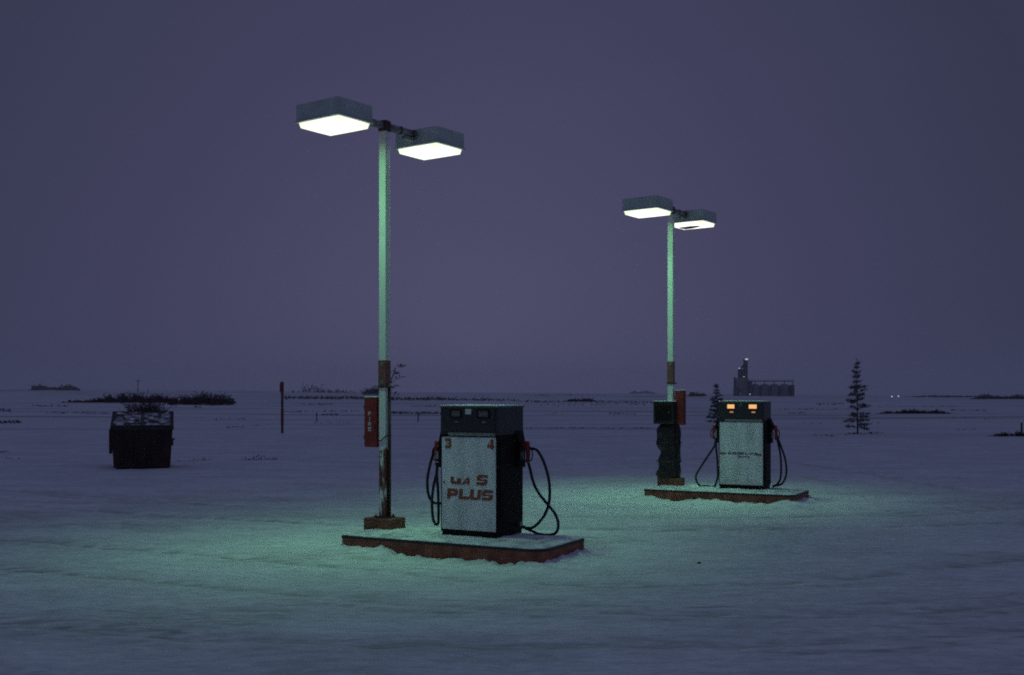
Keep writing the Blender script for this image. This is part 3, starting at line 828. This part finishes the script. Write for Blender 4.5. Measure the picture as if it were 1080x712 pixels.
# ------------------------------------------------------------------ plants
def blade(bm, p, d, w, side=None):
    """one flat needle or twig spray: a small kite"""
    d = Vector(d); s = d.cross(Vector((random.uniform(-1, 1), random.uniform(-1, 1), random.uniform(-1, 1))))
    if s.length < 1e-6: return
    s.normalize(); p = Vector(p)
    a = bm.verts.new(p); b = bm.verts.new(p + d * .45 + s * w); c = bm.verts.new(p + d); e = bm.verts.new(p + d * .45 - s * w)
    bm.faces.new((a, b, c, e))
def spruce(label, p, h, wid, seed, dens=1.0, drop=.25):
    random.seed(seed)
    root = empty('spruce_tree', p); tag(root, label, 'tree', 'young spruce trees in the snow')
    bm = new(); lean = Vector((random.uniform(-.03, .03), random.uniform(-.03, .03), 0)) * h
    tube(bm, [Vector((0, 0, -.1)), lean * .3 + Vector((0, 0, h * .4)), lean + Vector((0, 0, h))], .028 * h / 3 + .012, 7, .006)
    cr = new()
    z = .10 * h
    while z < h * .99:
        t = z / h
        L = wid * (1 - t) ** .85 + .07
        nb = random.choice((3, 4, 5, 6))
        a0 = random.uniform(0, 6.28)
        for k in range(nb):
            if random.random() < drop: continue
            a = a0 + 6.28 * k / nb + random.uniform(-.3, .3)
            l = L * random.uniform(.6, 1.12)
            up = random.uniform(-.10, .22) + .45 * t
            zj = z + random.uniform(-.035, .035) * h * (1 - t)
            base = lean * t + Vector((0, 0, zj))
            d = Vector((math.cos(a), math.sin(a), up)).normalized()
            tip = base + d * l + Vector((0, 0, -.10 * l))
            mid = base + d * l * .5
            tube(bm, [base, mid, tip], .010, 4, .003)
            m = max(6, int(l * 46 * dens))
            for q in range(m):
                f = .18 + .82 * (q / m)
                pp = base + d * l * f + Vector((0, 0, -.10 * l * f * f))
                # clumps: needles gather on the outer sprays
                if math.sin(f * 11 + k * 2 + z * 7) < -.55: continue
                for _ in range(4):
                    v = Vector((random.gauss(0, 1), random.gauss(0, 1), random.gauss(.1, .8))).normalized() * random.uniform(.06, .14)
                    blade(cr, pp, v + d * .05, .012 + .010 * random.random())
        z += h * random.uniform(.045, .075)
    for q in range(40):
        zz = h * random.uniform(.9, 1.03)
        blade(cr, lean + Vector((0, 0, zz)), Vector((random.gauss(0, .05), random.gauss(0, .05), random.uniform(.02, .09))), .014)
    cr.faces.ensure_lookup_table()
    for f in cr.faces: f.material_index = 1 if random.random() < .68 else 0
    obj('trunk', bm, M['bark'], root); obj('crown', cr, [M['needles'], M['frost_needles']], root)
    return root
spruce('sparse dark spruce standing alone right of the pump with amber displays', G(904.5, 457.5), 3.15, .76, 4, 1.15, .12)
spruce('small spruce partly hidden by the pump with amber displays', G(756.5, 449), 2.2, .62, 21, 1.3, .15)

def shrub_into(bm, p, w, d, h, n, thick=.012, spread=.55):
    for _ in range(n):
        a = random.uniform(-1, 1); b = random.uniform(-1, 1)
        base = Vector((p.x + a * w / 2, p.y + b * d / 2, p.z - .05))
        hh = h * random.uniform(.35, 1.0) * (1 - .55 * abs(a) ** 2.2)
        d1 = Vector((random.gauss(0, spread), random.gauss(0, spread), 1)) * hh
        blade(bm, base, d1, thick * random.uniform(.6, 1.6))
        for _k in range(3):
            f = random.uniform(.3, .95)
            blade(bm, base + d1 * f, Vector((random.gauss(0, .5), random.gauss(0, .5), random.uniform(.1, .8))) * hh * .42, thick)
def brush(px0, px1, yb, yt, label, n=None, name='brush', m='twig', taper=True, dens=1.0, depth=None):
    """low thicket along the ground: one mass nobody could count"""
    bm = new(); a = G(px0, yb); b = G(px1, yb)
    dist = (a.y + b.y) / 2
    h = (yb - yt) / F * dist
    L = (b - a).length
    u = dist / F      # metres per pixel
    steps = int(max(8, (px1 - px0) / 3))
    for i in range(steps):
        t = (i + .5) / steps
        x = a.x + (b.x - a.x) * t; y = a.y + (b.y - a.y) * t + random.gauss(0, h * .5)
        env = .50 + .50 * float(np.clip(.5 + 1.3 * fbm(t * (px1 - px0) / 9 + px0, 3.3, 3), 0, 1))
        if taper: env *= float(smooth(-.03, .16, t) * (1 - smooth(.84, 1.03, t))) * .9 + .1
        shrub_into(bm, Vector((x, y, float(gz(x, y)))), L / steps * 1.5, (depth or h) * 1.2, h * env * 1.1, int(26 * dens), u * .42, .35)
    o = obj(name, bm, M[m]); tag(o, label, 'brush' if m == 'twig' else 'grass', None, 'stuff')
    return o
random.seed(77)
brush(33, 86, 411.8, 405.0, 'dark far thicket on the horizon at the left edge', dens=1.6)
brush(64, 142, 424.5, 419, 'thin brush line left of the bush above the dumpster')
brush(100, 194, 424.5, 413.6, 'brown brush in the field behind the dumpster', dens=1.5)
brush(178, 246, 427, 412, 'brown brush in the field right of the dumpster', dens=1.6)
brush(318, 366, 414.3, 405.5, 'pale bare thicket on the horizon between marker post and red cabinet', dens=.35)
brush(596, 628, 423.5, 419.4, 'small brush clump in the field between the two islands', dens=1.2)
brush(664, 692, 415.0, 411.5, 'far brush on the horizon left of the black service box')
brush(727, 744, 418.0, 411.5, 'far brush right of the red cabinet on the far post')
brush(924, 1006, 436.3, 430.3, 'dark brush line right of the lone spruce', dens=1.5)
brush(1040, 1095, 460, 453, 'brush in a hollow at the right edge', dens=1.2)
brush(1028, 1090, 421, 415.5, 'far brush line on the horizon at the right edge', dens=1.4)
brush(960, 1035, 419.0, 416.0, 'faint far brush on the horizon below the yard lights', dens=.8)
# grass stuff: thin lines of dry stalks through the snow
gr_bm = new()
def grass_line(px0, px1, y0, y1, hpx, n, bm=gr_bm):
    for _ in range(n):
        t = random.random(); px = px0 + (px1 - px0) * t
        py = y0 + (y1 - y0) * t + random.gauss(0, .45)
        p = G(px, py); u = p.y / F
        hh = hpx * u * random.uniform(.3, 1)
        blade(bm, p - Vector((0, 0, .02)), Vector((random.gauss(0, .5) * hh, random.gauss(0, .4) * hh, hh)), u * .48 * random.uniform(.5, 1.3))
for a in ((0, 22, 446.5, 446, 4.5, 90), (0, 12, 433, 434, 3, 40), (34, 72, 428.5, 428.5, 2, 70), (48, 112, 435.5, 436, 1.8, 120), (0, 30, 412.5, 412, 1.5, 30),
          (0, 10, 477, 477, 2.5, 24), (0, 22, 483.5, 483.5, 2, 26),
          (300, 412, 420.5, 421, 4.0, 520), (318, 352, 427, 427, 2, 70), (296, 380, 434.5, 434, 1.8, 110), (340, 356, 438, 438, 3, 40), (330, 372, 446, 446, 1.6, 50),
          (410, 470, 422, 422, 4.2, 300), (470, 545, 422, 423, 3.6, 260), (410, 470, 436, 436.5, 3.0, 260), (434, 462, 428.5, 428.5, 1.6, 60),
          (553, 690, 451.5, 452, 2.0, 210), (540, 700, 427, 427.5, 1.6, 170), (545, 700, 424, 425, 2.6, 330), (575, 600, 436.5, 437, 1.4, 30), (642, 672, 436.5, 437, 1.8, 60), (553, 640, 417, 417, 1.4, 70),
          (862, 890, 427, 426.5, 2, 60), (890, 930, 458, 457, 3, 80), (858, 880, 459, 460, 2.4, 30), (840, 930, 447, 446, 1.6, 70), (905, 1010, 428.5, 429, 1.3, 90),
          (1000, 1040, 433, 433, 1.6, 70), (1005, 1075, 441, 442, 1.4, 40), (1010, 1030, 453.5, 453, 2, 30), (820, 900, 432, 431.5, 1.5, 80), (832, 850, 436, 436, 2, 30),
          (225, 262, 443, 442, 1.6, 40), (238, 258, 451, 450.5, 2, 36), (265, 275, 449, 449, 2, 14), (255, 292, 485, 485, 4.5, 60), (268, 280, 482, 482, 3.5, 22),
          (184, 224, 487, 484, 2.4, 60), (195, 240, 490, 488, 1.8, 30), (205, 280, 441, 441, 1.2, 40), (90, 118, 437, 436.5, 1.6, 30), (205, 212, 430, 430, 3, 14), (480, 520, 418, 418, 1.2, 30)):
    grass_line(*a)
o = obj('dry_grass', gr_bm, M['grass']); tag(o, 'thin lines of dry grass poking through the snowfield', 'grass', None, 'stuff')

# the round bush above the dumpster, the sapling behind the near lamp post
random.seed(5)
def shrub(label, p, w, h, n, thick):
    bm = new(); shrub_into(bm, Vector((0, 0, 0)), w, w * .8, h, n, thick, .5)
    o = obj('shrub', bm, M['twig'], None, False, p); tag(o, label, 'shrub', 'bare shrubs in the field')
    return o
shrub('round brown shrub just behind the dumpster lid', G(155, 444), 1.9, 1.9, 260, .020)
shrub('dark bare shrub behind the top of the red FIRE cabinet', G(394, 416.5), 10.5, 4.6, 180, .16)
p = G(409, 441)
root = empty('bare_tree', p); tag(root, 'thin bare sapling behind the rust footed lamp post', 'tree')
u = p.y / F
tr = new(); cr = new()
tube(tr, [Vector((0, 0, -.1)), Vector((.02, 0, 1.6)), Vector((.3, 0, 2.9)), Vector((.55, 0, 3.75))], .06, 6, .02)
for (x, z, n) in ((.92, 3.85, 34), (.62, 3.35, 26), (.75, 3.0, 12), (.55, 2.4, 14), (-.9, 2.3, 12), (-.55, 2.05, 22), (.5, 1.8, 12), (-.2, 3.0, 8)):
    tube(tr, [Vector((.15, 0, z - .5)), Vector((x, 0, z))], .018, 4, .008)
    for _ in range(n):
        blade(cr, (x + random.gauss(0, .13), random.gauss(0, .12), z + random.gauss(0, .06)), Vector((random.gauss(.05, .16), random.gauss(0, .1), random.gauss(.03, .08))), .035)
obj('trunk', tr, M['bark'], root); obj('crown', cr, M['twig'], root)

# ------------------------------------------------------------------ grain elevator far off
Z = 880.0; u = Z / F
def ex(px): return (px - CX) * u
gx = ex(805); gzv = float(gz(gx, Z)) - .3
root = empty('grain_elevator', (gx, Z, gzv), 0)
tag(root, 'distant grain elevator with a tall leg tower and a row of round bins', 'grain elevator')
def lx(px): return ex(px) - gx
def lz(py): return (HY - py) * u + EYE - gzv
def ebox(name, x0, x1, yt, yb, dep, m, yo=0, parent=root):
    bm = new(); z1 = lz(yt); z0 = 0 if yb is None else lz(yb)
    box(bm, ((lx(x0) + lx(x1)) / 2, yo, (z0 + z1) / 2), (lx(x1) - lx(x0), dep, z1 - z0), .06); return obj(name, bm, m, parent)
bm = new()
for px in (779.6, 785.8):
    cyl(bm, (lx(px), 0, lz(399) / 2), 3.6 * u * .98, lz(399), 24)
box(bm, (lx(782.7), 0, lz(399) / 2), (5 * u, 6.8 * u * .9, lz(399) - .2))
obj('storage_tank', bm, M['concrete_far'], root, False)
ebox('leg_tower', 784.4, 788.2, 379.9, 399, 3.2, M['dark_steel'])
ebox('distribution_floor', 778.7, 784.3, 389.5, 399.0, 4.4, M['dark_steel'])
bm = new()   # sloping spouts and stairs
tube(bm, [(lx(786), -.2, lz(383)), (lx(780), -.2, lz(390))], .55, 6); tube(bm, [(lx(785), 1, lz(386)), (lx(781), 1, lz(389.5))], .4, 6)
obj('spout', bm, M['dark_steel'], root)
ebox('head_house', 784.0, 789.4, 378.8, 380.3, 3.8, M['concrete_far'])
ebox('drive_shed', 773.4, 778.8, 409.5, None, 9, M['dark_steel'], -4)
ebox('stair_tower', 774.6, 776.6, 398.0, None, 2, M['dark_steel'], 2)
ebox('loading_shed', 788.9, 792.0, 401.5, None, 8, M['dark_steel'], -1)
for px in (796.4, 806.4, 816.6, 827.2):
    bm = new(); r = 4.5 * u; h = lz(405.9)
    cyl(bm, (lx(px), 0, h / 2), r, h, 28)
    for k in range(1, 8): cyl(bm, (lx(px), 0, h * k / 8), r + .06, .12, 28)
    bn = obj('bin', bm, M['bin_steel'], root)
    bm = new(); cyl(bm, (lx(px), 0, h + .35), r + .15, .7, 28, 1.2); obj('bin_roof', bm, M['bin_steel'], bn)
ebox('dark_gap_backing', 791.5, 835.5, 407.0, None, .6, M['dark_steel'], 4.2)  # dark sheet added behind the bins so the gaps between them show dark
ebox('end_wall', 833.6, 836.8, 405.8, None, 7, M['dark_steel'])
bm = new()
box(bm, (lx(813), 0, lz(402)), (lx(836.8) - lx(789), 1.6, .8), .05)
for px in (796.4, 806.4, 816.6, 827.2, 836): box(bm, (lx(px), 0, lz(404.0)), (.5, .5, lz(402) - lz(406.5)))
for k in range(24): box(bm, (lx(790 + k * 2), -.9, lz(401.0)), (.08, .08, 1.2))
box(bm, (lx(813), -.9, lz(400.4)), (lx(836.8) - lx(789), .08, .08))
obj('catwalk', bm, M['dark_steel'], root)
for px, py, m, s in ((786.8, 379.2, 'yard_lamp', .9), (779.2, 388.7, 'yard_lamp', .45), (783.0, 397.6, 'yard_warm', .5), (779, 417.4, 'yard_lamp', .35), (789.2, 418.0, 'yard_lamp', .35)):
    bm = new(); box(bm, (lx(px), -6.2 if py > 390 else -2.4, lz(py) if py < 410 else 2.0), (s * 2.4, .4, s), .1)
    box(bm, (lx(px), -5.6 if py > 390 else -1.9, (lz(py) if py < 410 else 2.0) + s * .5 + .1), (s * 2.6, 1.2, .15))
    obj('flood_light', bm, M['elev_lamp'] if m == 'yard_lamp' else M[m], root)

# yard lights of a far farm
for px, py, h, lab in ((947.3, 418.0, 9.0, 'far yard light, the higher and right one of two'), (940.2, 419.8, 7.0, 'far yard light, the lower and left one of two')):
    Zl = 800.0 if px > 945 else 420.0; x = (px - CX) / F * Zl; zt = EYE - (py - HY) / F * Zl
    g0 = float(gz(x, Zl)); zt = max(zt, g0 + .9)
    root = empty('yard_light', (x, Zl, g0)); tag(root, lab, 'yard light', 'yard lights on the horizon')
    bm = new(); cyl(bm, (0, .6, (zt - g0) / 2), .14, zt - g0 + .3, 8); tube(bm, [(0, .6, zt - g0 + .1), (0, -.3, zt - g0 + .5)], .08, 6); obj('pole', bm, M['wood'], root)
    bm = new(); bmesh.ops.create_uvsphere(bm, u_segments=12, v_segments=8, radius=.42 * Zl / 800, matrix=Matrix.Translation((0, -.3, zt - g0))); obj('lamp', bm, M['yard_lamp'], root, True)

# a dark clod on the forecourt
p = G(737.5, 594.5)
bm = new(); bmesh.ops.create_icosphere(bm, subdivisions=3, radius=.017)
for v in bm.verts:
    v.co *= 1 + .5 * float(fbm(v.co.x * 40 + 3, v.co.y * 40 + v.co.z * 30, 3)); v.co.z *= .7
o = obj('ice_clod', bm, M['stone'], None, True, p + Vector((0, 0, .008))); tag(o, 'small dark clod lying alone on the forecourt snow', 'clod')

# ------------------------------------------------------------------ haze
bm = new(); box(bm, (0, 1500, 10), (6400, 4600, 120))
hz = obj('haze', bm, None); hz.data.materials.clear()
hm = bpy.data.materials.new('haze_air'); hm.use_nodes = True
nt = hm.node_tree; nt.nodes.remove(nt.nodes['Principled BSDF'])
pv = nt.nodes.new('ShaderNodeVolumePrincipled'); pv.inputs['Density'].default_value = .00027
pv.inputs['Color'].default_value = (.98, .98, .98, 1); pv.inputs['Anisotropy'].default_value = .2
nt.links.new(pv.outputs['Volume'], nt.nodes['Material Output'].inputs['Volume'])
hz.data.materials.append(hm); tag(hz, kind='stuff')

# ------------------------------------------------------------------ dusk sky
w = bpy.data.worlds.new('World'); sc.world = w; w.use_nodes = True
nt = w.node_tree; bg = nt.nodes['Background']
tc = nt.nodes.new('ShaderNodeTexCoord')
nm = nt.nodes.new('ShaderNodeVectorMath'); nm.operation = 'NORMALIZE'; nt.links.new(tc.outputs['Generated'], nm.inputs[0])
dt = nt.nodes.new('ShaderNodeVectorMath'); dt.operation = 'DOT_PRODUCT'; nt.links.new(nm.outputs[0], dt.inputs[0])
dt.inputs[1].default_value = Vector((-.03, 1, .04)).normalized()
ac = nt.nodes.new('ShaderNodeMath'); ac.operation = 'ARCCOSINE'; nt.links.new(dt.outputs['Value'], ac.inputs[0])
dv = nt.nodes.new('ShaderNodeMath'); dv.operation = 'DIVIDE'; nt.links.new(ac.outputs[0], dv.inputs[0]); dv.inputs[1].default_value = math.pi
nz = nt.nodes.new('ShaderNodeTexNoise'); nz.inputs['Scale'].default_value = 1.6; nz.inputs['Detail'].default_value = 4
mp = nt.nodes.new('ShaderNodeMapping'); mp.inputs['Scale'].default_value = (1, 1, 3); nt.links.new(nm.outputs[0], mp.inputs['Vector']); nt.links.new(mp.outputs['Vector'], nz.inputs['Vector'])
wob = nt.nodes.new('ShaderNodeMapRange'); wob.inputs['To Min'].default_value = -.02; wob.inputs['To Max'].default_value = .02; nt.links.new(nz.outputs['Fac'], wob.inputs['Value'])
ad = nt.nodes.new('ShaderNodeMath'); ad.operation = 'ADD'; nt.links.new(dv.outputs[0], ad.inputs[0]); nt.links.new(wob.outputs['Result'], ad.inputs[1])
rp = nt.nodes.new('ShaderNodeValToRGB'); cr_ = rp.color_ramp
stops = [(0.0, (.084, .081, .156)), (.05, (.069, .067, .132)), (.098, (.053, .052, .108)), (.165, (.036, .039, .077)), (.26, (.054, .062, .124)), (1.0, (.066, .077, .155))]
cr_.elements[0].position = 0; cr_.elements[0].color = (*stops[0][1], 1)
cr_.elements[1].position = 1; cr_.elements[1].color = (*stops[-1][1], 1)
for p_, c in stops[1:-1]:
    e = cr_.elements.new(p_); e.color = (*c, 1)
nt.links.new(ad.outputs[0], rp.inputs['Fac']); nt.links.new(rp.outputs['Color'], bg.inputs['Color'])
bg.inputs['Strength'].default_value = 1.0

# ------------------------------------------------------------------ camera, render settings
cam = bpy.data.cameras.new('camera'); co = bpy.data.objects.new('camera', cam); COL.objects.link(co)
co.location = (0, 0, EYE); co.rotation_euler = (R(90), 0, 0)
cam.sensor_fit = 'HORIZONTAL'; cam.sensor_width = 36; cam.lens = F / 1080 * 36
cam.shift_y = (HY - 356) / 1080
cam.clip_start = .1; cam.clip_end = 9000
sc.camera = co
sc.render.engine = 'CYCLES'
sc.cycles.use_denoising = False
sc.cycles.pixel_filter_type = 'BLACKMAN_HARRIS'; sc.cycles.filter_width = 1.9
sc.cycles.max_bounces = 5; sc.cycles.diffuse_bounces = 3; sc.cycles.glossy_bounces = 3; sc.cycles.volume_bounces = 3
sc.cycles.sample_clamp_indirect = 1.0; sc.cycles.sample_clamp_direct = 1.6
sc.cycles.use_adaptive_sampling = False
sc.view_settings.view_transform = 'Standard'; sc.view_settings.look = 'None'
sc.view_settings.exposure = 0; sc.view_settings.gamma = 1
